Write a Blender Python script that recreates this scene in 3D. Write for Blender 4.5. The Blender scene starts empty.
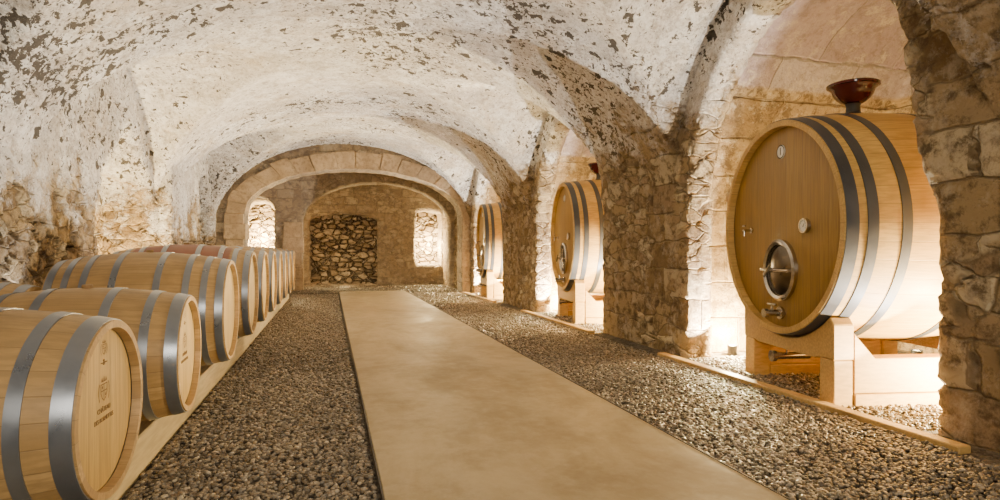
import bpy, math, random
import numpy as np
from mathutils import Vector, Matrix, noise
random.seed(7); np.random.seed(7)
C = bpy.context.scene.collection
H = 1.1
YAW = math.atan(170/600)
PI = math.pi

# ---------------------------------------------------------------- node helpers
class NT:
    def __init__(s, name):
        s.m = bpy.data.materials.new(name); s.m.use_nodes = True
        s.t = s.m.node_tree; s.t.nodes.clear()
        s.out = s.t.nodes.new('ShaderNodeOutputMaterial')
        s.b = s.t.nodes.new('ShaderNodeBsdfPrincipled')
        s.t.links.new(s.b.outputs[0], s.out.inputs[0])
        s.tc = s.t.nodes.new('ShaderNodeTexCoord')
    def put(s, sock, v):
        if isinstance(v, bpy.types.NodeSocket): s.t.links.new(v, sock)
        elif isinstance(v, tuple) and len(v) == 3 and sock.type == 'RGBA': sock.default_value = (*v, 1)
        else: sock.default_value = v
    def math(s, op, a, b=0.0, clamp=False):
        n = s.t.nodes.new('ShaderNodeMath'); n.operation = op; n.use_clamp = clamp
        s.put(n.inputs[0], a); s.put(n.inputs[1], b); return n.outputs[0]
    def mapping(s, vec=None, scale=(1, 1, 1), rot=(0, 0, 0), loc=(0, 0, 0)):
        n = s.t.nodes.new('ShaderNodeMapping')
        s.t.links.new(vec if vec else s.tc.outputs['Object'], n.inputs[0])
        n.inputs['Scale'].default_value = scale; n.inputs['Rotation'].default_value = rot
        n.inputs['Location'].default_value = loc
        return n.outputs[0]
    def noise(s, vec=None, scale=5, detail=4, rough=.55, dist=0, color=False):
        n = s.t.nodes.new('ShaderNodeTexNoise')
        s.t.links.new(vec if vec else s.tc.outputs['Object'], n.inputs['Vector'])
        n.inputs['Scale'].default_value = scale; n.inputs['Detail'].default_value = detail
        n.inputs['Roughness'].default_value = rough; n.inputs['Distortion'].default_value = dist
        return n.outputs['Color' if color else 'Fac']
    def voro(s, vec, scale=3, feature='DISTANCE_TO_EDGE', out='Distance', rnd=1.0):
        n = s.t.nodes.new('ShaderNodeTexVoronoi'); n.feature = feature
        s.t.links.new(vec, n.inputs['Vector']); n.inputs['Scale'].default_value = scale
        n.inputs['Randomness'].default_value = rnd
        return n.outputs[out]
    def brick(s, vec, w=.4, h=.25, mortar=.018, smooth=.6):
        n = s.t.nodes.new('ShaderNodeTexBrick'); s.t.links.new(vec, n.inputs['Vector'])
        n.offset = .45; n.squash = 1.5; n.squash_frequency = 3
        n.inputs['Color1'].default_value = (0, 0, 0, 1); n.inputs['Color2'].default_value = (1, 1, 1, 1)
        n.inputs['Mortar'].default_value = (.5, .5, .5, 1); n.inputs['Scale'].default_value = 1
        n.inputs['Mortar Size'].default_value = mortar; n.inputs['Mortar Smooth'].default_value = smooth
        n.inputs['Brick Width'].default_value = w; n.inputs['Row Height'].default_value = h
        return n.outputs['Color'], n.outputs['Fac']
    def ramp(s, fac, stops, interp='LINEAR'):
        n = s.t.nodes.new('ShaderNodeValToRGB'); s.put(n.inputs[0], fac)
        cr = n.color_ramp; cr.interpolation = interp
        while len(cr.elements) < len(stops): cr.elements.new(.5)
        for e, (p, c) in zip(cr.elements, stops):
            e.position = p; e.color = (*c, 1) if isinstance(c, tuple) else (c, c, c, 1)
        return n.outputs[0]
    def mix(s, fac, a, b, mode='MIX'):
        n = s.t.nodes.new('ShaderNodeMixRGB'); n.blend_type = mode
        s.put(n.inputs[0], fac); s.put(n.inputs[1], a); s.put(n.inputs[2], b); return n.outputs[0]
    def sep(s, vec=None):
        n = s.t.nodes.new('ShaderNodeSeparateXYZ')
        s.t.links.new(vec if vec else s.tc.outputs['Object'], n.inputs[0]); return n.outputs
    def comb(s, x, y, z):
        n = s.t.nodes.new('ShaderNodeCombineXYZ')
        s.put(n.inputs[0], x); s.put(n.inputs[1], y); s.put(n.inputs[2], z); return n.outputs[0]
    def maprange(s, v, a, b, c=0., d=1.):
        n = s.t.nodes.new('ShaderNodeMapRange'); n.interpolation_type = 'SMOOTHSTEP'
        s.put(n.inputs[0], v)
        for i, q in zip((1, 2, 3, 4), (a, b, c, d)): n.inputs[i].default_value = q
        return n.outputs[0]
    def bump(s, h, strength=.3, dist=.02):
        n = s.t.nodes.new('ShaderNodeBump'); s.put(n.inputs['Height'], h)
        n.inputs['Strength'].default_value = strength; n.inputs['Distance'].default_value = dist
        s.t.links.new(n.outputs[0], s.b.inputs['Normal'])
    def disp(s, h, scale=.05, mid=.5):
        n = s.t.nodes.new('ShaderNodeDisplacement'); s.put(n.inputs['Height'], h)
        n.inputs['Scale'].default_value = scale; n.inputs['Midlevel'].default_value = mid
        s.t.links.new(n.outputs[0], s.out.inputs['Displacement'])
        s.m.displacement_method = 'BOTH'
    def set(s, col=None, rough=None, metal=None, **k):
        if col is not None: s.put(s.b.inputs['Base Color'], col)
        if rough is not None: s.put(s.b.inputs['Roughness'], rough)
        if metal is not None: s.put(s.b.inputs['Metallic'], metal)
        for a, v in k.items(): s.put(s.b.inputs[a.replace('_', ' ')], v)
        return s.m

def distorted(m, scale, amt, vec=None):
    base = vec if vec else m.tc.outputs['Object']
    nz = m.noise(base, scale, 3, color=True)
    n = m.t.nodes.new('ShaderNodeVectorMath'); n.operation = 'SUBTRACT'
    m.t.links.new(nz, n.inputs[0]); n.inputs[1].default_value = (.5, .5, .5)
    n2 = m.t.nodes.new('ShaderNodeVectorMath'); n2.operation = 'SCALE'
    m.t.links.new(n.outputs[0], n2.inputs[0]); n2.inputs['Scale'].default_value = amt
    n3 = m.t.nodes.new('ShaderNodeVectorMath'); n3.operation = 'ADD'
    m.t.links.new(base, n3.inputs[0]); m.t.links.new(n2.outputs[0], n3.inputs[1])
    return n3.outputs[0]

# ---------------------------------------------------------------- materials
def plaster_nodes(m, k=1.0):
    q = lambda c: tuple(x*k for x in c)
    big = m.noise(None, .9, 4, .6)
    col = m.mix(m.ramp(big, [(.35, 0.), (.65, 1.)]), q((.76, .75, .745)), q((.62, .58, .54)))
    stain = m.noise(m.mapping(loc=(2, 8, 5)), 1.5, 6, .7)
    col = m.mix(m.ramp(stain, [(.52, 0.), (.68, .7)]), col, q((.56, .46, .33)))
    mid = m.noise(None, 7, 6, .78)
    col = m.mix(m.ramp(mid, [(.36, .9), (.51, 0.)]), col, q((.38, .345, .31)))
    fine = m.noise(None, 30, 6, .78)
    col = m.mix(m.ramp(fine, [(.37, .8), (.48, 0.)]), col, q((.25, .22, .195)))
    col = m.mix(m.ramp(m.noise(m.mapping(loc=(5, 2, 1)), 3.3, 7, .78), [(.51, 0.), (.61, .75)]), col, q((.87, .87, .865)))
    mask = m.noise(m.mapping(loc=(9, 3, 0)), .7, 2)
    near = m.maprange(m.sep()[1], 3.5, 11., .052, -.005)
    mk_ = m.math('ADD', m.math('MULTIPLY', mask, .30), near)
    chips = m.noise(distorted(m, 14, .07), 7.0, 5, .60)
    v = m.math('ADD', chips, mk_)
    chip = m.ramp(v, [(.765, 0.), (.773, 1.)])
    ck = m.noise(None, 19, 4, .66)
    chip2 = m.ramp(m.math('ADD', ck, mk_), [(.772, 0.), (.785, 1.)])
    allchip = m.math('MAXIMUM', chip, chip2)
    col = m.mix(allchip, col, m.mix(fine, (.010, .010, .010), (.15, .13, .11)))
    h = m.math('SUBTRACT', m.math('ADD', m.math('ADD', m.math('MULTIPLY', mid, 1.3), m.math('MULTIPLY', fine, .35)), m.math('MULTIPLY', m.noise(None, 2.2, 3), 1.1)),
               m.math('MULTIPLY', allchip, .6))
    return col, h

def stone_nodes(m, scale=2.6, bw=.40, bh=.25, rubble_bias=.5, tone=1.0):
    dv = distorted(m, 3.0, .11)
    s = m.sep(dv)
    uv = m.comb(m.math('ADD', s[0], s[1]), s[2], 0.)
    bc, bf = m.brick(uv, bw, bh, .013, .9)
    v = distorted(m, 2.5, .12)
    mp = m.mapping(v, scale=(1, 1, 1.8))
    edge = m.voro(mp, scale*1.7)
    cell = m.voro(mp, scale*1.7, 'F1', 'Color')
    cs = m.sep(cell)
    mask = m.ramp(m.noise(m.mapping(loc=(3, 7, 1)), .9, 2), [(rubble_bias-.02, 0.), (rubble_bias+.02, 1.)])
    cellv = m.mix(mask, m.sep(bc)[0], cs[0])
    solid = m.mix(mask, m.math('SUBTRACT', 1.0, bf), m.maprange(edge, 0., .07))
    t = tone
    col = m.ramp(cellv, [(0., (.22*t, .14*t, .06*t)), (.3, (.43*t, .31*t, .155*t)), (.6, (.34*t, .24*t, .135*t)), (.8, (.52*t, .40*t, .23*t)), (1., (.60*t, .49*t, .32*t))])
    n1 = m.noise(None, 9, 6, .75)
    col = m.mix(m.ramp(n1, [(.39, .9), (.53, 0.)]), col, (.09, .058, .03))
    col = m.mix(m.ramp(m.noise(None, 4, 6, .75), [(.52, 0.), (.64, .6)]), col, (.60*t, .50*t, .36*t))
    col = m.mix(m.math('MULTIPLY', m.math('SUBTRACT', 1.0, solid, True), .6), col, (.13, .09, .05))
    h = m.math('ADD', m.math('MULTIPLY', solid, m.math('ADD', m.math('MULTIPLY', cellv, .45), .4)),
               m.math('MULTIPLY', m.noise(None, 10, 8, .75), 1.2))
    return col, h

def make_mixed(zlo, zhi, name, tone=1., bias=.5, nz=2.0, d=.05, pk=1., alcove=False, xr=0., **k):
    m = NT(name)
    pc, ph = plaster_nodes(m, pk); sc, sh = stone_nodes(m, 2.4, rubble_bias=bias, tone=tone, **k)
    s0 = m.sep(); z = s0[2]
    if alcove:   # rough yellow-brown blocks inside the recesses, mauve slabs overhead
        sd = m.sep(distorted(m, 3.0, .05)); uv = m.comb(m.math('ADD', sd[0], sd[1]), sd[2], 0.)
        bc, bf = m.brick(uv, .62, .38, .012, .8)
        tc_, tf = m.brick(m.comb(sd[0], sd[1], 0.), .95, .62, .010, .8)
        ac = m.ramp(m.sep(bc)[0], [(0., (.24, .155, .07)), (.35, (.47, .35, .19)), (.7, (.34, .235, .12)), (1., (.56, .44, .27))])
        top = m.ramp(m.sep(tc_)[0], [(0., (.30, .21, .23)), (.45, (.62, .58, .56)), (1., (.40, .31, .33))])
        ft = m.maprange(z, 2.72, 2.78)
        ac = m.mix(ft, ac, top); bf = m.mix(ft, bf, tf)
        nn = m.noise(None, 7, 8, .80)
        ac = m.mix(m.math('MULTIPLY', m.ramp(nn, [(.42, .9), (.52, 0.)]), m.math('SUBTRACT', 1., m.math('MULTIPLY', ft, .6))), ac, (.15, .10, .048))
        ac = m.mix(m.ramp(m.noise(None, 5, 7, .80), [(.53, 0.), (.62, .6)]), ac, (.64, .56, .42))
        ac = m.mix(m.math('MULTIPLY', bf, .6), ac, (.14, .10, .06))
        ah = m.math('ADD', m.math('MULTIPLY', m.math('SUBTRACT', 1.0, bf), .45), m.math('MULTIPLY', nn, 1.5))
        fa = m.maprange(m.math('ADD', s0[0], m.math('MULTIPLY', nn, .1)), 3.72, 3.82)
        sc = m.mix(fa, sc, ac); sh = m.mix(fa, sh, ah)
    zz = z
    if xr: zz = m.math('SUBTRACT', z, m.maprange(s0[0], 1.6, 3.2, 0., xr))
    f = m.maprange(m.math('ADD', zz, m.math('MULTIPLY', m.math('SUBTRACT', m.noise(None, 1.6, 6, .75), .5), nz)), zlo, zhi)
    if alcove: f = m.math('MULTIPLY', f, m.math('SUBTRACT', 1.0, fa))
    col = m.mix(f, sc, pc)
    m.set(col, .92)
    h = m.mix(f, sh, m.math('ADD', m.math('MULTIPLY', ph, .6), .35))
    m.disp(h, d, .7)
    return m.m

M_ceiling = make_mixed(1.35, 2.0, 'limewashed_vault', d=.06, tone=.82, nz=2.8, bias=.42, xr=.75, bw=.5, bh=.3)
M_wall = make_mixed(2.2, 2.85, 'rubble_stone_wall', bias=.44, nz=2.8, tone=.82, d=.045, alcove=True, bw=.5, bh=.3)
M_left = make_mixed(1.3, 2.0, 'limewashed_stone_wall', nz=4.4, d=.10, tone=.85, pk=.88, bias=.4)

m = NT('end_wall_stone'); c, h = stone_nodes(m, 3.0, tone=.85); c = m.mix(.4, c, (.36, .32, .28)); m.set(c, .93); m.disp(h, .04, .6); M_end = m.m
m = NT('dry_rubble')
v = distorted(m, 3, .14); mp = m.mapping(v, scale=(1, 1, 1.8)); e = m.voro(mp, 3.8); cs = m.sep(m.voro(mp, 3.8, 'F1', 'Color'))
c = m.ramp(cs[0], [(0., (.24, .175, .11)), (.5, (.42, .33, .22)), (1., (.58, .48, .35))])
c = m.mix(m.ramp(m.noise(None, 8, 6, .75), [(.4, .6), (.55, 0.)]), c, (.15, .11, .065))
c = m.mix(m.ramp(e, [(.01, 1.), (.06, 0.)]), c, (.04, .028, .018)); m.set(c, .95)
m.disp(m.math('ADD', m.maprange(e, 0, .14), m.math('MULTIPLY', m.noise(None, 9, 4), .4)), .1, .5); M_rubble = m.m

m = NT('dressed_sandstone')
n1 = m.noise(None, 2.6, 3); n2 = m.noise(None, 14, 5, .7)
c = m.mix(m.ramp(n1, [(.35, 0.), (.65, 1.)]), (.52, .40, .26), (.39, .29, .18))
c = m.mix(m.ramp(n2, [(.38, .6), (.52, 0.)]), c, (.24, .175, .11))
m.set(c, .9); m.bump(n2, .7, .03); M_ashlar = m.m

m = NT('gravel_bed')
c = m.ramp(m.sep(m.voro(m.tc.outputs['Object'], 42, 'F1', 'Color'))[0], [(0., (.05, .04, .03)), (1., (.16, .132, .098))])
m.set(c, .9); m.bump(m.voro(m.tc.outputs['Object'], 42), 1., .03); M_bed = m.m

m = NT('gravel_stones')
a = m.t.nodes.new('ShaderNodeAttribute'); a.attribute_name = 'stone_col'
c = m.mix(m.noise(None, 60, 3), a.outputs['Color'], (.29, .245, .185), 'OVERLAY')
m.set(c, .32); M_stones = m.m

m = NT('polished_concrete')
n1 = m.noise(m.mapping(scale=(1, .5, 1)), 1.3, 7, .68, .6); n2 = m.noise(None, 10, 6, .72)
c = m.mix(m.ramp(n1, [(.34, 0.), (.64, 1.)]), (.50, .395, .22), (.34, .255, .135))
c = m.mix(m.math('MULTIPLY', m.ramp(n2, [(.45, 0.), (.72, 1.)]), .45), c, (.56, .46, .29))
c = m.mix(m.ramp(m.noise(m.mapping(loc=(4, 4, 0)), 2.4, 7, .72), [(.34, .6), (.5, 0.)]), c, (.29, .21, .105))
m.set(c, m.ramp(n1, [(.3, .45), (.7, .72)])); m.bump(n2, .08, .01); M_path = m.m

m = NT('dark_steel_edging'); m.set((.09, .075, .06), .6, .4); M_edge = m.m

def stave_mat(name, R, n, ca, cb, seam=.012, red=None, L=1.0):
    m = NT(name); s = m.sep()
    ang = m.math('ARCTAN2', s[1], m.math('SUBTRACT', s[2], R))
    q = m.math('MULTIPLY', m.math('ADD', ang, PI), n/(2*PI))
    idn = m.math('FLOOR', q); fr = m.math('FRACT', q)
    wn = m.t.nodes.new('ShaderNodeTexWhiteNoise'); wn.noise_dimensions = '1D'; m.t.links.new(idn, wn.inputs['W'])
    col = m.mix(wn.outputs['Value'], ca, cb)
    grain = m.noise(m.mapping(scale=(1.2, 22, 22)), 3, 5, .6)
    col = m.mix(m.ramp(grain, [(.4, .6), (.6, 0.)]), col, tuple(x*.55 for x in ca))
    blot = m.noise(None, 5, 4, .6)
    col = m.mix(m.ramp(blot, [(.48, 0.), (.72, .45)]), col, tuple(x*.6 for x in cb))
    if red:
        d = m.math('ABSOLUTE', m.math('ADD', s[0], L/2))
        f = m.maprange(m.math('ADD', d, m.math('MULTIPLY', blot, .02)), .34*L, .37*L, 1., 0.)
        col = m.mix(m.math('MULTIPLY', f, .85), col, m.mix(grain, red, tuple(x*.7 for x in red)))
    w = m.math('ABSOLUTE', m.math('SUBTRACT', fr, .5))
    sm = m.ramp(w, [(.5-seam*2.2, 0.), (.5-seam*.5, 1.)])
    col = m.mix(m.math('MULTIPLY', sm, .7), col, tuple(x*.3 for x in ca))
    m.set(col, .5); m.bump(m.math('SUBTRACT', m.math('MULTIPLY', grain, .2), sm), .25, .006)
    return m.m

def plank_mat(name, ca, cb, w=.11, axis=1, grain_scale=(22, 22, 1.2), rough=.5, seamv=.6):
    m = NT(name); s = m.sep()
    q = m.math('MULTIPLY', s[axis], 1/w); q = m.math('ADD', q, 50.37)
    wn = m.t.nodes.new('ShaderNodeTexWhiteNoise'); wn.noise_dimensions = '1D'; m.t.links.new(m.math('FLOOR', q), wn.inputs['W'])
    col = m.mix(wn.outputs['Value'], ca, cb)
    grain = m.noise(m.mapping(scale=grain_scale), 3, 5, .6)
    col = m.mix(m.ramp(grain, [(.4, .6), (.6, 0.)]), col, tuple(x*.55 for x in ca))
    d = m.math('ABSOLUTE', m.math('SUBTRACT', m.math('FRACT', q), .5))
    sm = m.ramp(d, [(.465, 0.), (.495, 1.)])
    col = m.mix(m.math('MULTIPLY', sm, seamv), col, tuple(x*.3 for x in ca))
    m.set(col, rough); m.bump(m.math('SUBTRACT', m.math('MULTIPLY', grain, .2), sm), .2, .005); return m.m

OA, OB = (.51, .33, .14), (.36, .22, .082)
M_headS = plank_mat('oak_head', (.57, .385, .125), (.48, .31, .088), .09)
M_rimwood = plank_mat('oak_plain', (.42, .26, .11), (.34, .20, .08), 3)
VA, VB = (.64, .41, .125), (.52, .31, .078)
M_headV = plank_mat('vat_head_oak', (.36, .205, .034), (.28, .15, .022), .105, rough=.38)
M_pine = plank_mat('pine_timber', (.62, .40, .14), (.54, .335, .11), 5, grain_scale=(4, 18, 18))
M_beam = plank_mat('rail_timber', (.44, .345, .19), (.36, .28, .15), 7, grain_scale=(18, 1.5, 18))
m = NT('galvanised_hoop'); n1 = m.noise(None, 6, 5, .6)
m.set(m.mix(n1, (.17, .19, .23), (.35, .38, .44)), m.ramp(n1, [(.3, .25), (.7, .42)]), .8); M_hoop = m.m
m = NT('dark_steel_hoop'); n1 = m.noise(None, 6, 5, .6)
m.set(m.mix(n1, (.05, .053, .065), (.11, .115, .13)), m.ramp(n1, [(.3, .4), (.7, .55)]), .5); M_hoopV = m.m
m = NT('stainless_steel'); n1 = m.noise(None, 12, 3); m.set(m.mix(n1, (.42, .39, .35), (.6, .57, .52)), .2, 1.); M_steel = m.m
m = NT('hatch_steel'); n1 = m.noise(None, 12, 3); m.set(m.mix(n1, (.06, .05, .04), (.13, .11, .09)), .22, 1.); M_hatch = m.m
m = NT('white_enamel'); m.set((.8, .78, .74), .4); M_white = m.m
m = NT('black_print'); m.set((.03, .025, .02), .6); M_black = m.m
m = NT('branded_print'); m.set((.20, .115, .045), .8); M_print = m.m
m = NT('dark_red_glass'); n1 = m.noise(None, 4, 2); m.set(m.mix(n1, (.045, .004, .004), (.09, .008, .006)), .06); M_red = m.m
m = NT('fixture_metal'); m.set((.05, .05, .05), .5, .5); M_fix = m.m
m = NT('lamp_lens'); m.set((1, .85, .6), .3); m.b.inputs['Emission Color'].default_value = (1, .78, .45, 1); m.b.inputs['Emission Strength'].default_value = 30; M_lens = m.m

# ---------------------------------------------------------------- mesh helpers
def mk(name, verts, faces, mat=None, parent=None, smooth=False, kind=None, label=None, cat=None):
    me = bpy.data.meshes.new(name); me.from_pydata([tuple(v) for v in verts], [], faces); me.update()
    if smooth: me.polygons.foreach_set('use_smooth', [True]*len(me.polygons))
    o = bpy.data.objects.new(name, me); C.objects.link(o)
    if mat: me.materials.append(mat)
    if parent: o.parent = parent
    if kind: o['kind'] = kind
    if label: o['label'] = label
    if cat: o['category'] = cat
    return o

def autosmooth(o, ang=35):
    me = o.data
    me.polygons.foreach_set('use_smooth', [True]*len(me.polygons))
    try: me.set_sharp_from_angle(angle=math.radians(ang))
    except Exception: pass
    return o

def lathe_x(prof, n=64, zc=0., closed=True, y0=0.):
    V, F = [], []
    k = len(prof)
    for i in range(n):
        a = 2*PI*i/n
        for x, r in prof: V.append((x, y0+r*math.sin(a), zc+r*math.cos(a)))
    for i in range(n):
        j = (i+1) % n
        for p in range(k if closed else k-1):
            q = (p+1) % k
            F.append((i*k+p, i*k+q, j*k+q, j*k+p))
    return V, F

def lathe_z(prof, n=48, c=(0, 0, 0)):
    V, F = [], []; k = len(prof)
    for i in range(n):
        a = 2*PI*i/n
        for r, z in prof: V.append((c[0]+r*math.cos(a), c[1]+r*math.sin(a), c[2]+z))
    for i in range(n):
        j = (i+1) % n
        for p in range(k-1): F.append((i*k+p, j*k+p, j*k+p+1, i*k+p+1))
    return V, F

def prism(profile, a0, a1, axis='X'):
    n = len(profile); V = []
    for a in (a0, a1):
        for u, z in profile: V.append((a, u, z) if axis == 'X' else (u, a, z))
    F = [tuple(range(n)), tuple(range(2*n-1, n-1, -1))]
    for i in range(n):
        j = (i+1) % n; F.append((i, i+n, j+n, j))
    return V, F

def bevel(o, w=.01, seg=2):
    import bmesh
    bm = bmesh.new(); bm.from_mesh(o.data); bmesh.ops.recalc_face_normals(bm, faces=bm.faces)
    es = [e for e in bm.edges if len(e.link_faces) == 2 and e.calc_face_angle(0) > .6]
    bmesh.ops.bevel(bm, geom=es, offset=w, segments=seg, affect='EDGES', profile=.6)
    bm.to_mesh(o.data); bm.free(); return o

def fixn(o):
    import bmesh
    bm = bmesh.new(); bm.from_mesh(o.data); bmesh.ops.recalc_face_normals(bm, faces=bm.faces); bm.to_mesh(o.data); bm.free(); return o

def boxvf(x0, x1, y0, y1, z0, z1):
    return prism([(y0, z0), (y1, z0), (y1, z1), (y0, z1)], x0, x1, 'X')

def tube(path, r, n=12):
    V, F = [], []
    P = [Vector(p) for p in path]
    for i, p in enumerate(P):
        d = (P[min(i+1, len(P)-1)]-P[max(i-1, 0)]).normalized()
        up = Vector((0, 0, 1)) if abs(d.z) < .9 else Vector((1, 0, 0))
        a = d.cross(up).normalized(); b = d.cross(a)
        for k in range(n):
            t = 2*PI*k/n; V.append(p+a*r*math.cos(t)+b*r*math.sin(t))
    for i in range(len(P)-1):
        for k in range(n):
            l = (k+1) % n; F.append((i*n+k, i*n+l, (i+1)*n+l, (i+1)*n+k))
    F.append(tuple(range(n))); F.append(tuple((len(P)-1)*n+k for k in reversed(range(n))))
    return V, F

def merge(*parts):
    V, F = [], []
    for v, f in parts:
        o = len(V); V += list(v); F += [tuple(i+o for i in q) for q in f]
    return V, F

def empty(name, loc, rz=0., label='', cat='', group=None):
    e = bpy.data.objects.new(name, None); C.objects.link(e); e.location = loc; e.rotation_euler = (0, 0, rz)
    e.empty_display_size = .2; e['label'] = label; e['category'] = cat
    if group: e['group'] = group
    return e

# ---------------------------------------------------------------- structure
BAYS = [4.0, 8.65, 13.45]
LBAYS = [3.5, 8.2, 13.0]
SP, RI, HW = 1.35, 1.85, 1.35
RING = 3.77
def arch_profile(c, hw, sp, rise, z0=-.3, n=40):
    P = [(c-hw, z0)]
    for i in range(n+1):
        a = PI-PI*i/n; P.append((c+hw*math.cos(a), sp+rise*math.sin(a)))
    P.append((c+hw, z0)); return P
def near_profile(g=0., zt=0.):
    c = 4.02
    P = [(2.72-g, -.3), (2.72-g, 1.3), (2.78-g, 1.5), (2.87-g, 1.8), (2.93-g, 2.3)]
    for i in range(1, 21):
        a = PI-(PI/2)*i/20; P.append((c+(1.09+g)*math.cos(a), 2.3+(.92+zt)*math.sin(a)))
    for i in range(1, 21):
        a = PI/2-(PI/2)*i/20; P.append((c+(1.34+g)*math.cos(a), 1.35+(1.87+zt)*math.sin(a)))
    P.append((c+1.34+g, -.3)); return P

def cut_solid(name, box, cutters, mat, vox=.05, label='', adds=()):
    o = mk(name, *boxvf(*box), mat); fixn(o)
    cs = []
    for op, lst in (('DIFFERENCE', cutters), ('UNION', adds)):
        for (v, f) in lst:
            c = mk('cutter', v, f); fixn(c); cs.append(c)
            b = o.modifiers.new('b', 'BOOLEAN'); b.operation = op; b.object = c; b.solver = 'EXACT'
    r = o.modifiers.new('r', 'REMESH'); r.mode = 'VOXEL'; r.voxel_size = vox; r.use_smooth_shade = True
    dg = bpy.context.evaluated_depsgraph_get(); dg.update()
    me = bpy.data.meshes.new_from_object(o.evaluated_get(dg))
    o.modifiers.clear(); old = o.data; o.data = me
    if not me.materials: me.materials.append(mat)
    bpy.data.meshes.remove(old)
    for c in cs:
        d = c.data; bpy.data.objects.remove(c); bpy.data.meshes.remove(d)
    me.polygons.foreach_set('use_smooth', [True]*len(me.polygons))
    o['kind'] = 'structure'
    if label: o['label'] = label
    return o

cut = [prism(near_profile(), 3.2, RING+.02, 'X'), prism(near_profile(.2, .25), RING, 6.0, 'X')]
for yc in BAYS[1:]:
    cut.append(prism(arch_profile(yc, HW, SP, RI), 3.2, RING+.02, 'X'))
    cut.append(prism(arch_profile(yc, HW+.2, SP+.15, RI+.1), RING, 6.0, 'X'))
cut_solid('wall_right', (3.5, 6.4, -2.5, 20.3, -.2, 4.2), cut, M_wall, .04, 'rubble stone wall with arched recesses')
cut = []
for yc in LBAYS:
    c0 = yc+.85
    P = [(c0-1.15, -.3), (c0-1.1, .9), (c0-1.22, 1.5), (c0-.98, 2.05), (c0-.62, 2.35), (c0-.1, 2.78), (c0+.35, 2.66), (c0+.62, 2.28), (c0+1.0, 2.05), (c0+1.12, 1.4), (c0+1.05, .7), (c0+1.12, -.3)]
    cut.append(prism(P, -3.25, -2.3, 'X'))
pier = prism([(10.25, -.3), (10.25, 2.35), (10.6, 2.6), (12.0, 2.5), (12.35, 1.9), (12.35, -.3)], -3.0, -2.38, 'X')
cut_solid('wall_left', (-4.1, -2.6, -2.5, 20.3, -.2, 4.2), cut, M_left, .045, 'limewashed stone wall with crumbling niches', [pier])

def vault(name, y0, y1, cx, a, sp, rise, mat, lun=True, dy=.05, nt=200, ex=.88):
    ny = int((y1-y0)/dy)+1
    V = []; F = []
    for j in range(ny):
        y = y0+(y1-y0)*j/(ny-1)
        for i in range(nt+1):
            t = PI*i/nt
            ct, st = math.cos(t), math.sin(t)
            x = cx+a*math.copysign(abs(ct)**ex, ct); z = sp+rise*abs(st)**ex
            if lun:
                if x > cx:
                    L = [(yc, 1.62, 2.25) for yc in BAYS+[-.65]]
                else:
                    L = [(yc, 2.06, 2.25) for yc in LBAYS+[-1.2]]
                for yc, hw, rr in L:
                    d = abs(y-yc)
                    if d < hw: z = max(z, SP+rr*math.sqrt(1-(d/hw)**2))
            V.append((x, y, z))
    w = nt+1
    for j in range(ny-1):
        for i in range(nt):
            F.append((j*w+i, j*w+i+1, (j+1)*w+i+1, (j+1)*w+i))
    return mk(name, V, F, mat, smooth=True, kind='structure', label='rough limewashed groin-vaulted stone ceiling')
vault('ceiling', -2.5, 15.35, .45, 3.12, 1.3, 2.42, M_ceiling, ex=.95)
vault('ceiling_end_bay', 15.5, 19.3, .55, 3.25, 1.5, 2.05, M_ceiling, lun=False)

cut_solid('wall_arch', (-2.8, 3.7, 15.2, 15.75, -.1, 4.0), [prism(arch_profile(.68, 2.62, 1.95, 1.16), 14.9, 16.0, 'Y')], M_end, .05)
cut_solid('wall_inner_arch', (-2.8, 3.7, 17.2, 17.6, -.1, 3.7),
          [prism(arch_profile(1.32, 2.05, 1.85, 1.15), 16.9, 17.9, 'Y'),
           prism(arch_profile(-1.88, .46, 2.2, .35, .85), 16.9, 17.9, 'Y')], M_end, .05)
cut_solid('wall_end', (-2.8, 3.9, 19.0, 20.3, -.1, 3.8),
          [prism(arch_profile(.43, 1.03, 2.0, .22, .03), 18.7, 19.6, 'Y'),
           prism([(2.62, .62), (2.58, 1.3), (2.62, 2.32), (3.0, 2.38), (3.42, 2.32), (3.48, 1.9), (3.43, 1.2), (3.47, .62)], 18.7, 19.9, 'Y'),
           prism(arch_profile(-1.95, .45, 2.2, .35, .85), 18.7, 19.9, 'Y')], M_end, .045)
def rubble(x0, x1, y, z0, z1):
    V = []; F = []; nx, nz = int((x1-x0)/.035), int((z1-z0)/.035)
    for j in range(nz+1):
        for i in range(nx+1): V.append((x0+(x1-x0)*i/nx, y, z0+(z1-z0)*j/nz))
    for j in range(nz):
        for i in range(nx):
            a = j*(nx+1)+i; F.append((a, a+1, a+nx+2, a+nx+1))
    mk('wall_rubble_infill', V, F, M_rubble, smooth=True, kind='structure')
rubble(-.7, 1.6, 19.4, -.05, 2.35)
rubble(2.5, 3.55, 19.75, .5, 2.5)
rubble(-2.45, -1.45, 19.75, .8, 2.6)

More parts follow.
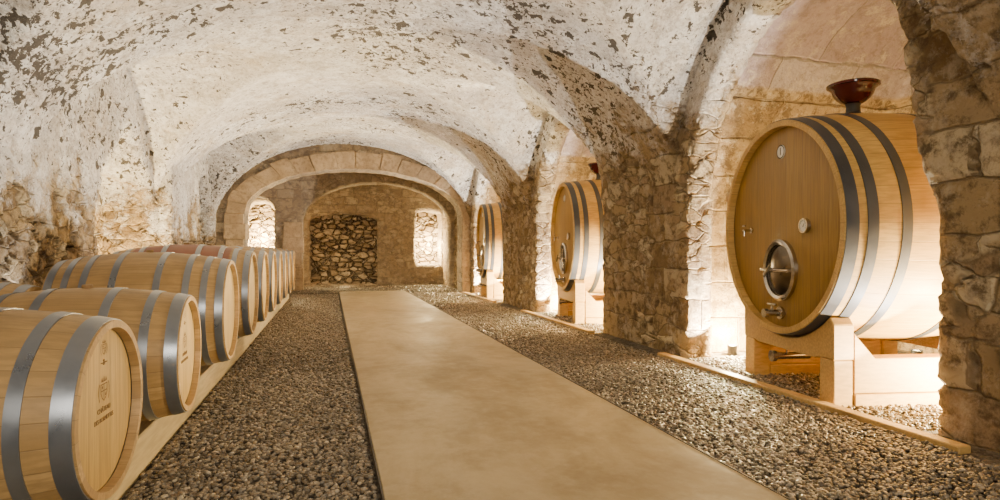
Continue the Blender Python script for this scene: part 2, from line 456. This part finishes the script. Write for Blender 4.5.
def voussoirs(name, cx, hw, sp, rise, y0, y1, depth, nblk, jamb_sides=(-1, 1), wj=.42, jit=.05):
    parts = []
    def pt(a, o): return (cx+(hw+o)*math.cos(a), sp+(rise+o)*math.sin(a))
    cuts = [0.]
    for i in range(nblk): cuts.append(cuts[-1]+random.uniform(.75, 1.3))
    if nblk: cuts = [c/cuts[-1]*PI for c in cuts]
    for i in range(nblk):
        a0 = cuts[i]+.0015; a1 = cuts[i+1]-.0015
        dd = depth+random.uniform(-jit, jit*1.6); yy = y0+random.uniform(-.02, .02)
        P = [pt(a0+(a1-a0)*k/4, -.02+random.uniform(-.012, .012)) for k in range(5)]+[pt(a1-(a1-a0)*k/4, dd) for k in range(5)]
        parts.append(prism(P, yy, y1, 'Y'))
    for s in jamb_sides:
        z = -.02
        while z < sp-.05:
            hh = min(random.uniform(.30, .42), sp-z)
            if sp-z-hh < .12: hh = sp-z
            ww = wj+random.uniform(-.06, .18); x0 = cx+s*(hw-.02+random.uniform(-.03, .03)); x1 = x0+s*ww; yy = y0+random.uniform(-.03, .03)
            parts.append(boxvf(min(x0, x1), max(x0, x1), yy, y1, z+.002, z+hh-.002)); z += hh
    o = mk(name, *merge(*parts), M_ashlar, kind='structure', label='dressed sandstone blocks of the arch'); bevel(o, .013, 2)
    return o
voussoirs('trim_1', .68, 2.62, 1.95, 1.16, 15.12, 15.8, .38, 16)
voussoirs('trim_2', 1.32, 2.05, 1.85, 1.15, 17.12, 17.65, .22, 0, (-1,), .5)

# floor
mk('floor', [(-4, -2.5, 0), (6.3, -2.5, 0), (6.3, 20.2, 0), (-4, 20.2, 0)], [(0, 1, 2, 3)], M_bed, kind='structure', label='gravel-covered cellar floor')
p = mk('concrete_path', *boxvf(.225, 1.885, -2.4, 15.9, 0, .035), M_path, label='smooth beige concrete walkway between gravel strips', cat='path')
bevel(p, .004, 1)
for x0, x1 in ((.216, .2245), (1.8855, 1.894)):
    mk('path_edging', *boxvf(x0, x1, -2.4, 15.9, 0, .037), M_edge, label='thin dark steel edging strip beside the concrete path', cat='edging')['group'] = 'steel strips along the path'

# gravel stones
def ico(sub):
    import bmesh
    bm = bmesh.new(); bmesh.ops.create_icosphere(bm, subdivisions=sub, radius=1)
    v = np.array([tuple(q.co) for q in bm.verts]); f = np.array([[q.index for q in p.verts] for p in bm.faces]); bm.free(); return v, f
def region(x0, x1, y0, y1, dens):
    n = int((x1-x0)*(y1-y0)*dens); return np.column_stack([np.random.uniform(x0, x1, n), np.random.uniform(y0, y1, n)])
def gravel(regs, sub, r0, r1):
    bv, bf = ico(sub); P = np.vstack(regs)
    bad = ((P[:, 0] > -1.09) & (P[:, 0] < -.87)) | ((P[:, 0] > -1.63) & (P[:, 0] < -1.43))
    P = P[~bad]; n = len(P)
    r = np.random.uniform(r0, r1, n)
    sc = np.column_stack([r*np.random.uniform(.9, 1.4, n), r*np.random.uniform(.75, 1.1, n), r*np.random.uniform(.5, .75, n)])
    th = np.random.uniform(0, 2*PI, n); tl = np.random.normal(0, .3, n)
    L = bv[None]*sc[:, None]*(1+np.random.uniform(-.08, .08, (n, len(bv)))[:, :, None])
    x, y, z = L[..., 0], L[..., 1], L[..., 2]
    ct, st = np.cos(tl)[:, None], np.sin(tl)[:, None]
    x, z = x*ct-z*st, x*st+z*ct
    c, s = np.cos(th)[:, None], np.sin(th)[:, None]
    X = x*c-y*s+P[:, 0:1]; Y = x*s+y*c+P[:, 1:2]; Z = z+np.random.uniform(.004, .020, n)[:, None]
    V = np.stack([X, Y, Z], -1).reshape(-1, 3)
    F = (bf[None]+(np.arange(n)*len(bv))[:, None, None]).reshape(-1, 3)
    pal = np.array([(.28, .235, .175), (.165, .135, .095), (.38, .325, .245), (.105, .085, .062), (.26, .24, .205), (.54, .48, .38), (.21, .155, .10)])
    col = pal[np.random.choice(len(pal), n, p=[.25, .2, .16, .13, .13, .06, .07])]*np.random.uniform(.8, 1.2, (n, 1))
    return V, F, np.repeat(col, len(bv), 0)
near = gravel([region(-1.4, .195, .9, 5.5, 3500), region(1.915, 3.23, .9, 5.5, 3500), region(3.36, 5.2, 2.8, 5.25, 1600)], 2, .0070, .0140)
far = gravel([region(-1.5, .185, 5.5, 15.3, 1800), region(1.925, 3.23, 5.5, 15.3, 1800), region(3.36, 5.0, 7.4, 9.9, 700), region(3.36, 5.0, 12.2, 14.7, 600),
              region(-2.2, .185, 15.8, 18.9, 400), region(1.925, 3.4, 15.3, 18.9, 400), region(.2, 1.9, 16, 18.9, 400)], 1, .0095, .017)
V = np.vstack([near[0], far[0]]); F = np.vstack([near[1], far[1]+len(near[0])]); Cc = np.vstack([near[2], far[2]])
me = bpy.data.meshes.new('gravel'); me.vertices.add(len(V)); me.vertices.foreach_set('co', V.ravel())
me.loops.add(F.size); me.loops.foreach_set('vertex_index', F.ravel().astype(np.int32))
me.polygons.add(len(F)); me.polygons.foreach_set('loop_start', np.arange(0, F.size, 3, dtype=np.int32))
me.update(calc_edges=True); me.polygons.foreach_set('use_smooth', np.ones(len(F), bool))
at = me.attributes.new('stone_col', 'FLOAT_COLOR', 'POINT'); at.data.foreach_set('color', np.column_stack([Cc, np.ones(len(Cc))]).ravel())
me.materials.append(M_stones)
g = bpy.data.objects.new('gravel', me); C.objects.link(g); g['kind'] = 'stuff'; g['label'] = 'loose brown-grey gravel covering the floor beside the path'; g['category'] = 'gravel'

# ---------------------------------------------------------------- text
def text_mesh(s, size, ext=.0006):
    cu = bpy.data.curves.new('t', 'FONT'); cu.body = s; cu.size = size; cu.align_x = 'CENTER'; cu.align_y = 'CENTER'; cu.extrude = ext
    o = bpy.data.objects.new('t', cu); C.objects.link(o)
    dg = bpy.context.evaluated_depsgraph_get(); dg.update()
    me = bpy.data.meshes.new_from_object(o.evaluated_get(dg)); bpy.data.objects.remove(o); bpy.data.curves.remove(cu); return me
def put_text(s, size, x, y, z, parent, mat, name='lettering'):
    me = text_mesh(s, size)
    for v in me.vertices:
        c = v.co.copy(); v.co = (x+c.z, y+c.x, z+c.y)
    me.materials.clear(); me.materials.append(mat)
    o = bpy.data.objects.new(name, me); C.objects.link(o); o.parent = parent; return o

# ---------------------------------------------------------------- barrels
def build_cask(root, L, Rh, Rb, zc, hoops, mat_body, mat_head, thick=.025, inset=.03, hoop_t=.004, nseg=72, plain=M_rimwood, mh=None, bung=None):
    def rad(x):
        s = (x+L/2)/(L/2); return Rb-(Rb-Rh)*(abs(s)**2.0)
    parts = []
    prof = [(-L+inset, Rh-thick-.004), (-L, Rh-thick)]
    for i in range(25): prof.append((-L+L*i/24, rad(-L+L*i/24)))
    prof += [(0, Rh-thick), (-inset, Rh-thick-.004)]
    o = mk('stave_body', *lathe_x(prof, nseg, zc, False), mat_body, root); fixn(o); autosmooth(o); parts.append(o)
    for sx, nm in ((0, 1), (1, -1)):
        xf = -inset if sx == 0 else -L+inset
        R = Rh-thick-.002
        pr = [(xf-nm*.018, 0.0001), (xf-nm*.018, R), (xf-nm*.004, R), (xf, R-.012), (xf, 0.0001)]
        o = mk('barrel_head', *lathe_x(pr, nseg, zc, False), mat_head, root); fixn(o); autosmooth(o); parts.append(o)
    for x, w in hoops:
        x0, x1 = x-w/2, x+w/2
        pr = [(x0, rad(x0)-.001), (x0, rad(x0)+hoop_t), ((x0+x1)/2, rad((x0+x1)/2)+hoop_t), (x1, rad(x1)+hoop_t), (x1, rad(x1)-.001)]
        v, f = lathe_x(pr, nseg, zc, True)
        rv = []
        for k in (-1, 1):
            a = 1.15; r = rad(x)+hoop_t
            for da in (-.03, .03):
                aa = a+da; cy, cz = r*math.sin(aa), zc+r*math.cos(aa)
                n = Vector((0, math.sin(aa), math.cos(aa))); t = Vector((0, math.cos(aa), -math.sin(aa)))
                c0 = Vector((x+k*w*.22, cy, cz)); V = []
                for q in range(8):
                    b = 2*PI*q/8; V.append(c0+(Vector((1, 0, 0))*math.cos(b)+t*math.sin(b))*.006)
                V.append(c0+n*.004)
                rv.append((V, [(q, (q+1) % 8, 8) for q in range(8)]))
        o = mk('hoop', *merge((v, f), *rv), mh or M_hoop, root); autosmooth(o); parts.append(o)
    bx = bung if bung else -L/2
    o = mk('bung', *lathe_z([(.0001, .022), (.022, .022), (.026, .014), (.022, -.02)], 20, (bx, 0, zc+Rb-.005)), plain, root, smooth=False); parts.append(o)
    return parts

def copy_thing(root, parts, loc, rz, label):
    r = root.copy(); C.objects.link(r); r.location = loc; r.rotation_euler = (0, 0, rz); r['label'] = label
    mp = {root: r}
    for p in parts:
        q = p.copy(); C.objects.link(q); q.parent = mp.get(p.parent, r); mp[p] = q
    return r

XH = -.72
RT = .204
GRP = 'oak barrels lined up on the timber rails'
def stave(nm, R, n, L, red=None): return stave_mat(nm, R, n, OA, OB, red=red, L=L)
L1, Rh1, Rb1 = .95, .30, .352
e = empty('wine_barrel', (XH, 2.36, RT), math.radians(-2), 'pale oak wine barrel with printed head resting on rails', 'barrel', GRP)
M_s1 = stave('oak_staves_small', Rb1, 26, L1)
hs = [(-.034, .054), (-.15, .040), (-.33, .040), (-L1+.33, .040), (-L1+.15, .040), (-L1+.034, .054)]
parts1 = build_cask(e, L1, Rh1, Rb1, Rb1, hs, M_s1, M_headS)
head = parts1[1]
plain_parts = list(parts1)
HX = -.03+.001
def crest(z, s, parent):
    # small shield with crown points, quartered field and side scrolls
    P = [(-.5, .45), (-.5, -.1), (-.3, -.45), (0, -.65), (.3, -.45), (.5, -.1), (.5, .45)]
    Q = [(.86*a, .86*b) for a, b in P]; n = len(P)
    V = [(HX, y*s, z+q*s) for y, q in P]+[(HX, y*s, z+q*s) for y, q in Q]
    F = [(i, (i+1) % n, (i+1) % n+n, i+n) for i in range(n)]
    def rect(x0, x1, z0, z1): return ([(HX, x0*s, z+z0*s), (HX, x1*s, z+z0*s), (HX, x1*s, z+z1*s), (HX, x0*s, z+z1*s)], [(0, 1, 2, 3)])
    def tri(x0, x1, z0, z1): return ([(HX, x0*s, z+z0*s), (HX, x1*s, z+z0*s), (HX, (x0+x1)/2*s, z+z1*s)], [(0, 1, 2)])
    sc = []
    for sd in (-1, 1):
        A = [(sd*(.62+.16*math.sin(t)), .5-1.1*t/PI) for t in [PI*k/10 for k in range(11)]]
        B = [(a+sd*.07, b) for a, b in A]
        sc.append(([(HX, a*s, z+b*s) for a, b in A]+[(HX, a*s, z+b*s) for a, b in B], [(i, i+1, i+12, i+11) for i in range(10)]))
    return mk('crest', *merge((V, F), rect(-.03, .03, -.5, .4), rect(-.42, .42, -.02, .04), rect(-.32, -.16, .14, .3), tri(.14, .32, -.32, -.1),
                              rect(-.4, .4, .56, .62), tri(-.42, -.18, .62, .86), tri(-.12, .12, .62, .95), tri(.18, .42, .62, .86), *sc), M_print, parent)
zc1 = Rb1
parts1.append(crest(zc1+.205, .034, head))
parts1.append(put_text('~&~', .03, HX, 0, zc1+.158, head, M_print))
parts1.append(crest(zc1+.06, .056, head))
parts1.append(put_text('CHÂTEAU', .024, HX, 0, zc1-.004, head, M_print))
parts1.append(put_text('DES BORMETTES', .022, HX, 0, zc1-.037, head, M_print))
copy_thing(e, parts1, (XH+.01, 3.51, RT), math.radians(1), 'pale oak wine barrel with six grey hoops and printed crest')
b = copy_thing(e, plain_parts, (-1.90, 4.72, .202), 0, 'pale oak barrel lying behind the row near the wall')
L2, Rh2, Rb2 = 1.12, .375, .44
e2 = empty('wine_barrel', (XH, 4.97, RT), 0, 'large pale oak barrel with eight galvanised hoops', 'barrel', GRP)
h8 = lambda L: [(-.035, .05), (-L*.12, .042), (-L*.22, .042), (-L*.38, .042), (-L*.62, .042), (-L*.78, .042), (-L*.88, .042), (-L+.035, .05)]
build_cask(e2, L2, Rh2, Rb2, Rb2, h8(L2), stave('oak_staves_medium', Rb2, 30, L2), M_headS)
L3, Rh3, Rb3 = 1.2, .40, .475
e3 = empty('wine_barrel', (XH, 6.35, RT), 0, 'large oak barrel with wine-red stained middle and grey hoops', 'barrel', GRP)
pr = build_cask(e3, L3, Rh3, Rb3, Rb3, h8(L3), stave('oak_staves_red_stained', Rb3, 30, L3, red=(.24, .06, .045)), M_headS)
e4 = empty('wine_barrel', (XH, 7.5, RT), 0, 'large pale oak barrel with galvanised hoops', 'barrel', GRP)
p4 = build_cask(e4, L3, Rh3, Rb3, Rb3, h8(L3), stave('oak_staves_large', Rb3, 30, L3), M_headS, nseg=48)
for y in (8.65, 9.8, 10.95, 12.1, 13.2):
    copy_thing(e4, p4, (XH, y, RT), 0, 'large pale oak barrel with galvanised hoops')
for x0, x1 in ((-1.08, -.88), (-1.62, -1.44)):
    o = mk('support_rail', *boxvf(x0, x1, 1.2, 14.2, 0, .203), M_beam, label='long squared timber rail carrying the barrel row', cat='beam'); bevel(o, .008, 1); o['group'] = 'timber rails under the barrels'
for x0, x1 in ((-2.21, -2.09), (-2.70, -2.58)):
    o = mk('support_block', *boxvf(x0, x1, 4.35, 5.1, 0, .2), M_beam, label='short timber block under the barrel near the wall', cat='beam'); bevel(o, .006, 1); o['group'] = 'timber blocks under the rear barrel'

# ---------------------------------------------------------------- vats
VL, VRh, VRb = 1.5, .835, .90
VZ = 1.28-VRb
M_vb = stave_mat('vat_staves', VRb, 44, VA, VB, seam=.01)
def build_vat(loc, rz, label):
    root = empty('wine_vat', loc, rz, label, 'wine vat', 'large oak vats in the arched recesses')
    zc = VRb
    hoops = [(-.05, .08), (-.18, .07), (-.40, .065), (-.93, .065), (-1.25, .065), (-VL+.05, .075)]
    ps = build_cask(root, VL, VRh, VRb, zc, hoops, M_vb, M_headV, thick=.045, inset=.055, hoop_t=.006, nseg=96, mh=M_hoopV, bung=-.52)
    ps[1].name = 'vat_head'
    xf = -.055
    dz = zc-.34; n = 48
    def ell(a, b, x, n=48): return [(x, a*math.sin(2*PI*i/n), dz+b*math.cos(2*PI*i/n)) for i in range(n)]
    rings = [ell(.225, .245, xf-.001), ell(.225, .245, xf+.03), ell(.205, .225, xf+.042), ell(.185, .205, xf+.03), ell(.18, .20, xf+.008)]
    V = sum(rings, []); F = [(k*n+i, k*n+(i+1) % n, (k+1)*n+(i+1) % n, (k+1)*n+i) for k in range(4) for i in range(n)]
    fr = mk('hatch_frame', V, F, M_steel, root); autosmooth(fr); ps.append(fr)
    rings = [ell(.179*s, .199*s, xf+.01+.03*(1-s*s)) for s in (1, .85, .6, .3, .02)]
    V = sum(rings, []); F = [(k*n+i, k*n+(i+1) % n, (k+1)*n+(i+1) % n, (k+1)*n+i) for k in range(4) for i in range(n)]
    pl = mk('hatch_door', V, F, M_hatch, root); autosmooth(pl); pl['label'] = 'dark domed steel hatch door'; ps.append(pl)
    bar = merge(tube([(xf+.06, -.19, dz), (xf+.08, 0, dz), (xf+.06, .19, dz)], .013),
                tube([(xf+.03, 0, dz), (xf+.12, 0, dz)], .018), tube([(xf+.12, -.05, dz-.05), (xf+.12, .05, dz+.05)], .010),
                tube([(xf+.02, -.19, dz), (xf+.07, -.19, dz)], .015), tube([(xf+.02, .19, dz), (xf+.07, .19, dz)], .015))
    hb = mk('hatch_handle', *bar, M_steel, pl); autosmooth(hb); ps.append(hb)
    tp = merge(lathe_x([(xf, .0001), (xf, .05), (xf+.02, .05), (xf+.02, .028), (xf+.12, .028), (xf+.12, .036), (xf+.15, .036), (xf+.15, .0001)], 24, zc-.68, False),
               tube([(xf+.08, 0, zc-.68), (xf+.08, 0, zc-.61)], .01), tube([(xf+.08, -.06, zc-.61), (xf+.08, .06, zc-.61)], .009),
               tube([(xf+.02, -.06, zc-.68), (xf+.02, .06, zc-.68)], .02))
    t = mk('tap', *tp, M_steel, root); autosmooth(t); t['label'] = 'stainless steel drain tap'; ps.append(t)
    tp = merge(lathe_x([(xf, .0001), (xf, .025), (xf+.01, .025), (xf+.01, .011), (xf+.08, .011), (xf+.08, .0001)], 16, zc-.01, False, y0=-.46),
               tube([(xf+.07, -.46, zc-.01), (xf+.07, -.46, zc-.06)], .009), tube([(xf+.06, -.46, zc+.03), (xf+.06, -.5, zc+.03)], .007))
    t = mk('tap', *tp, M_steel, root); autosmooth(t); t['label'] = 'small sampling tap'; ps.append(t)
    gy, gz = .33, zc+.0
    t = mk('thermometer', *lathe_x([(xf, .0001), (xf, .055), (xf+.03, .055), (xf+.03, .046), (xf+.026, .046), (xf+.026, .0001)], 32, gz, False, y0=gy), M_steel, root); autosmooth(t); ps.append(t)
    f = mk('dial_face', *lathe_x([(xf+.027, .0001), (xf+.0275, .044)], 32, gz, False, y0=gy), M_white, t); ps.append(f)
    X = xf+.0295
    f = mk('needle', *merge(([(X, gy-.006, gz-.01), (X, gy+.006, gz-.01), (X, gy+.028, gz+.034)], [(0, 1, 2)]),
           *[([(X, gy+.036*math.cos(a)-.003, gz+.036*math.sin(a)-.003), (X, gy+.036*math.cos(a)+.003, gz+.036*math.sin(a)-.003), (X, gy+.036*math.cos(a)+.003, gz+.036*math.sin(a)+.003), (X, gy+.036*math.cos(a)-.003, gz+.036*math.sin(a)+.003)], [(0, 1, 2, 3)]) for a in [PI*k/6 for k in range(-1, 8)]]), M_black, t); ps.append(f)
    pz = zc+.6
    t = mk('number_plaque', *lathe_x([(xf, .0001), (xf, .055), (xf+.006, .055), (xf+.008, .051), (xf+.008, .0001)], 32, pz, False), M_white, root); autosmooth(t); ps.append(t)
    ps.append(mk('plaque_ring', *lathe_x([(xf+.009, .055), (xf+.009, .046)], 32, pz, False), M_black, t))
    vz = -.06
    tp = merge(tube([(-.32, 0, .06), (-.32, 0, vz-.03), (-.28, 0, vz-.06), (.0, 0, vz-.06)], .028), tube([(.0, 0, vz-.06), (.03, 0, vz-.06)], .045),
               tube([(-.1, 0, vz-.06), (-.1, 0, vz)], .01), tube([(-.1, -.1, vz), (-.1, .09, vz)], .012))
    t = mk('drain_valve', *tp, M_steel, root); autosmooth(t); ps.append(t)
    return root, ps, t
rz1 = PI-math.radians(10.5)
X1, Y1 = 3.40, 3.99
rz2 = PI-math.radians(9); rz3 = PI-math.radians(7)
X2, Y2 = 3.50, 8.82
X3, Y3 = 3.34, 13.45
rt, ps, _ = build_vat((X1, Y1, VZ), rz1, 'large golden oak vat with steel hatch and number one plaque')
plq = [p for p in ps if p.name.startswith('number_plaque')][0]
v2 = copy_thing(rt, ps, (X2, Y2, VZ+.03), rz2, 'large oak vat with oval hatch in arched recess')
v3 = copy_thing(rt, ps, (X3, Y3, VZ+.03), rz3, 'large oak vat with oval hatch in arched recess')
put_text('1', .085, -.055+.0095, 0, VRb+.6, plq, M_black)

def cradle(loc, rz, lift=0.):
    root = empty('vat_cradle', loc, rz, 'pale pine timber cradle supporting the oak vat', 'cradle', 'timber cradles under the vats')
    ps = []
    zc = 1.28+lift
    def saddle(x0, x1):   # curved saddle beam on two corner posts
        xm = (x0+x1)/2; s = (xm+VL/2)/(VL/2); r = VRb-(VRb-VRh)*s*s+.008
        hw = .62; zb = .285
        zt = zc-math.sqrt(r*r-(hw-.05)**2)
        P = [(-hw, zb+.05), (-hw+.16, zb+.05), (-hw+.22, zb+.03), (hw-.22, zb+.03), (hw-.16, zb+.05), (hw, zb+.05), (hw, zt-.05), (hw-.04, zt)]
        for i in range(25):
            y = (hw-.06)-(2*hw-.12)*i/24; P.append((y, zc-math.sqrt(r*r-y*y)))
        P += [(-hw+.04, zt), (-hw, zt-.05)]
        o = mk('saddle', *prism(P, x0, x1, 'X'), M_pine, root); bevel(o, .006, 1); ps.append(o)
        for y0 in (-hw+.005, hw-.165):
            o = mk('post', *boxvf(x0+.004, x1-.004, y0, y0+.16, 0, zb+.048), M_pine, root); bevel(o, .007, 1); ps.append(o)
    saddle(-.22, -.07); saddle(-1.42, -1.27)
    for y in (-.615, .475):
        P = [(-1.27, .10), (-.225, .10), (-.225, .52), (-.38, .345), (-1.27, .345)]
        V = [(x, y, z) for x, z in P]+[(x, y+.14, z) for x, z in P]; n = 5
        F = [tuple(range(n)), tuple(range(2*n-1, n-1, -1))]+[(i, i+n, (i+1) % n+n, (i+1) % n) for i in range(n)]
        o = mk('side_rail', V, F, M_pine, root); bevel(o, .006, 1); ps.append(o)
        o = mk('runner', *boxvf(-1.27, -.225, y-.01, y+.15, 0, .095), M_pine, root); bevel(o, .006, 1); ps.append(o)
    o = mk('cross_brace', *boxvf(-.85, -.73, -.465, .465, .0, .12), M_pine, root); bevel(o, .006, 1); ps.append(o)
    return root, ps
c1, cp = cradle((X1, Y1, 0), rz1)
c2, cp2 = cradle((X2, Y2, 0), rz2, .03)
copy_thing(c2, cp2, (X3, Y3, 0), rz3, 'pale pine timber cradle supporting the oak vat')

for y0, y1 in ((2.42, 5.5), (7.2, 10.1), (12.0, 14.9)):
    o = mk('threshold_board', *boxvf(3.24, 3.33, y0, y1, 0, .045), M_pine, label='long pale timber board edging the gravel at the recess', cat='board'); bevel(o, .006, 1); o['group'] = 'threshold boards at the recesses'

def funnel(loc):
    root = empty('topping_bowl', loc, 0, 'dark red wine topping bowl standing on the vat bung', 'bowl', 'red topping bowls on the vats')
    ps = []
    o = mk('bowl', *lathe_z([(.0001, .09), (.06, .09), (.09, .105), (.12, .13), (.145, .165), (.155, .20), (.178, .222), (.182, .245), (.172, .245), (.16, .225), (.12, .16), (.0001, .13)], 40), M_red, root); autosmooth(o, 50); ps.append(o)
    o = mk('rim', *lathe_z([(.178, .226), (.19, .23), (.192, .246), (.184, .253), (.172, .247)], 40), M_red, root); autosmooth(o, 50); ps.append(o)
    o = mk('neck', *lathe_z([(.0001, -.006), (.07, -.006), (.07, .008), (.055, .02), (.05, .075), (.06, .092), (.0001, .092)], 28), M_fix, root); autosmooth(o, 40); ps.append(o)
    return root, ps
ax = Vector((math.cos(rz1), math.sin(rz1), 0))
p1 = Vector((X1, Y1, 0))-ax*.66
f1, fp = funnel((p1.x, p1.y, VZ+2*VRb+.002))
ax = Vector((math.cos(rz2), math.sin(rz2), 0)); p1 = Vector((X2, Y2, 0))-ax*.62
copy_thing(f1, fp, (p1.x, p1.y, VZ+.03+2*VRb+.002), 0, 'dark red wine topping bowl standing on the vat bung')

# ---------------------------------------------------------------- lamps
def light(name, loc, e, col=(1, .80, .55), r=.06, kind='POINT', rot=None, size=1., sy=None, spot=110, blend=.5):
    l = bpy.data.lights.new(name, kind); l.energy = e; l.color = col
    if kind in ('POINT', 'SPOT'): l.shadow_soft_size = r
    if kind == 'SPOT': l.spot_size = math.radians(spot); l.spot_blend = blend
    if kind == 'AREA':
        l.shape = 'RECTANGLE'; l.size = size; l.size_y = sy or size
    o = bpy.data.objects.new(name, l); C.objects.link(o); o.location = loc
    if rot: o.rotation_euler = rot
    return o
FG = 'small floor uplights'
fx = None
def fixture(loc, rz=0.):
    global fx
    if fx is None:
        root = empty('floor_uplight', loc, rz, 'small dark metal floor uplight with glowing lens', 'lamp', FG)
        ps = []
        o = mk('housing', *lathe_z([(.0001, 0), (.05, 0), (.055, .01), (.045, .03), (.05, .10), (.056, .105), (.05, .11), (.046, .098), (.0001, .096)], 28), M_fix, root); autosmooth(o); ps.append(o)
        o = mk('lens', *lathe_z([(.0001, .101), (.044, .1)], 28), M_lens, root); ps.append(o)
        fx = (root, ps); return root
    return copy_thing(fx[0], fx[1], loc, rz, 'small dark metal floor uplight with glowing lens')

WARM = (1, .75, .37); NEUT = (1, .94, .87); HALL = (1, .90, .76)
for i, yc in enumerate(BAYS):
    k = [1, 1.25, 1.5][i]
    fixture((4.05, yc+1.38, .0)); light('uplight_beam', (4.05, yc+1.36, .2), 480*k, WARM, .03)
    fixture((4.35, yc-1.27, .0)); light('uplight_beam', (4.35, yc-1.25, .2), 900*k, WARM, .03)
    fixture((5.6, yc+.6, .0)); light('uplight_beam', (5.6, yc+.6, .3), 40*k, WARM, .05)
    light('uplight_beam', (3.85, yc+1.12, .15), 680*k, HALL, .004, 'SPOT', rot=(0, PI+math.radians(-42), 0), spot=100, blend=.2)
    light('uplight_beam', (3.85, yc-1.05, .15), 230*k, HALL, .004, 'SPOT', rot=(0, PI+math.radians(-42), 0), spot=100, blend=.2)
for y in (0.5, 3.0, 5.7, 8.0, 10.8, 13.4):
    fixture((-2.2, y, .0)); light('uplight_beam', (-2.2, y, .22), 75, NEUT, .03, 'SPOT', rot=(0, PI-math.radians(16), 0), spot=80, blend=.5)
fixture((-2.8, 9.1, 0)); light('uplight_beam', (-2.8, 9.1, .25), 800, WARM, .03)
light('end_lamp', (3.05, 19.25, 1.2), 520, WARM, .05)
light('end_lamp', (-1.95, 19.25, 1.4), 760, WARM, .05)
light('end_lamp', (.4, 18.3, .15), 18, WARM, .05)
light('end_lamp', (2.9, 16.5, .2), 14, WARM, .05)
light('fill_light', (.6, -2.0, 1.9), 170, (1, .87, .67), kind='AREA', size=3.0, sy=1.4, rot=(math.radians(80), 0, 0))  # added soft fill behind the camera, not a lamp of the cellar

w = bpy.data.worlds.new('World'); bpy.context.scene.world = w; w.use_nodes = True
w.node_tree.nodes['Background'].inputs[0].default_value = (1, .87, .72, 1); w.node_tree.nodes['Background'].inputs[1].default_value = .06

cam = bpy.data.cameras.new('Camera'); cam.lens = 21.6; cam.sensor_width = 36; cam.clip_start = .05
co = bpy.data.objects.new('Camera', cam); C.objects.link(co); co.location = (0, 0, H); co.rotation_euler = (PI/2, 0, -YAW)
bpy.context.scene.camera = co
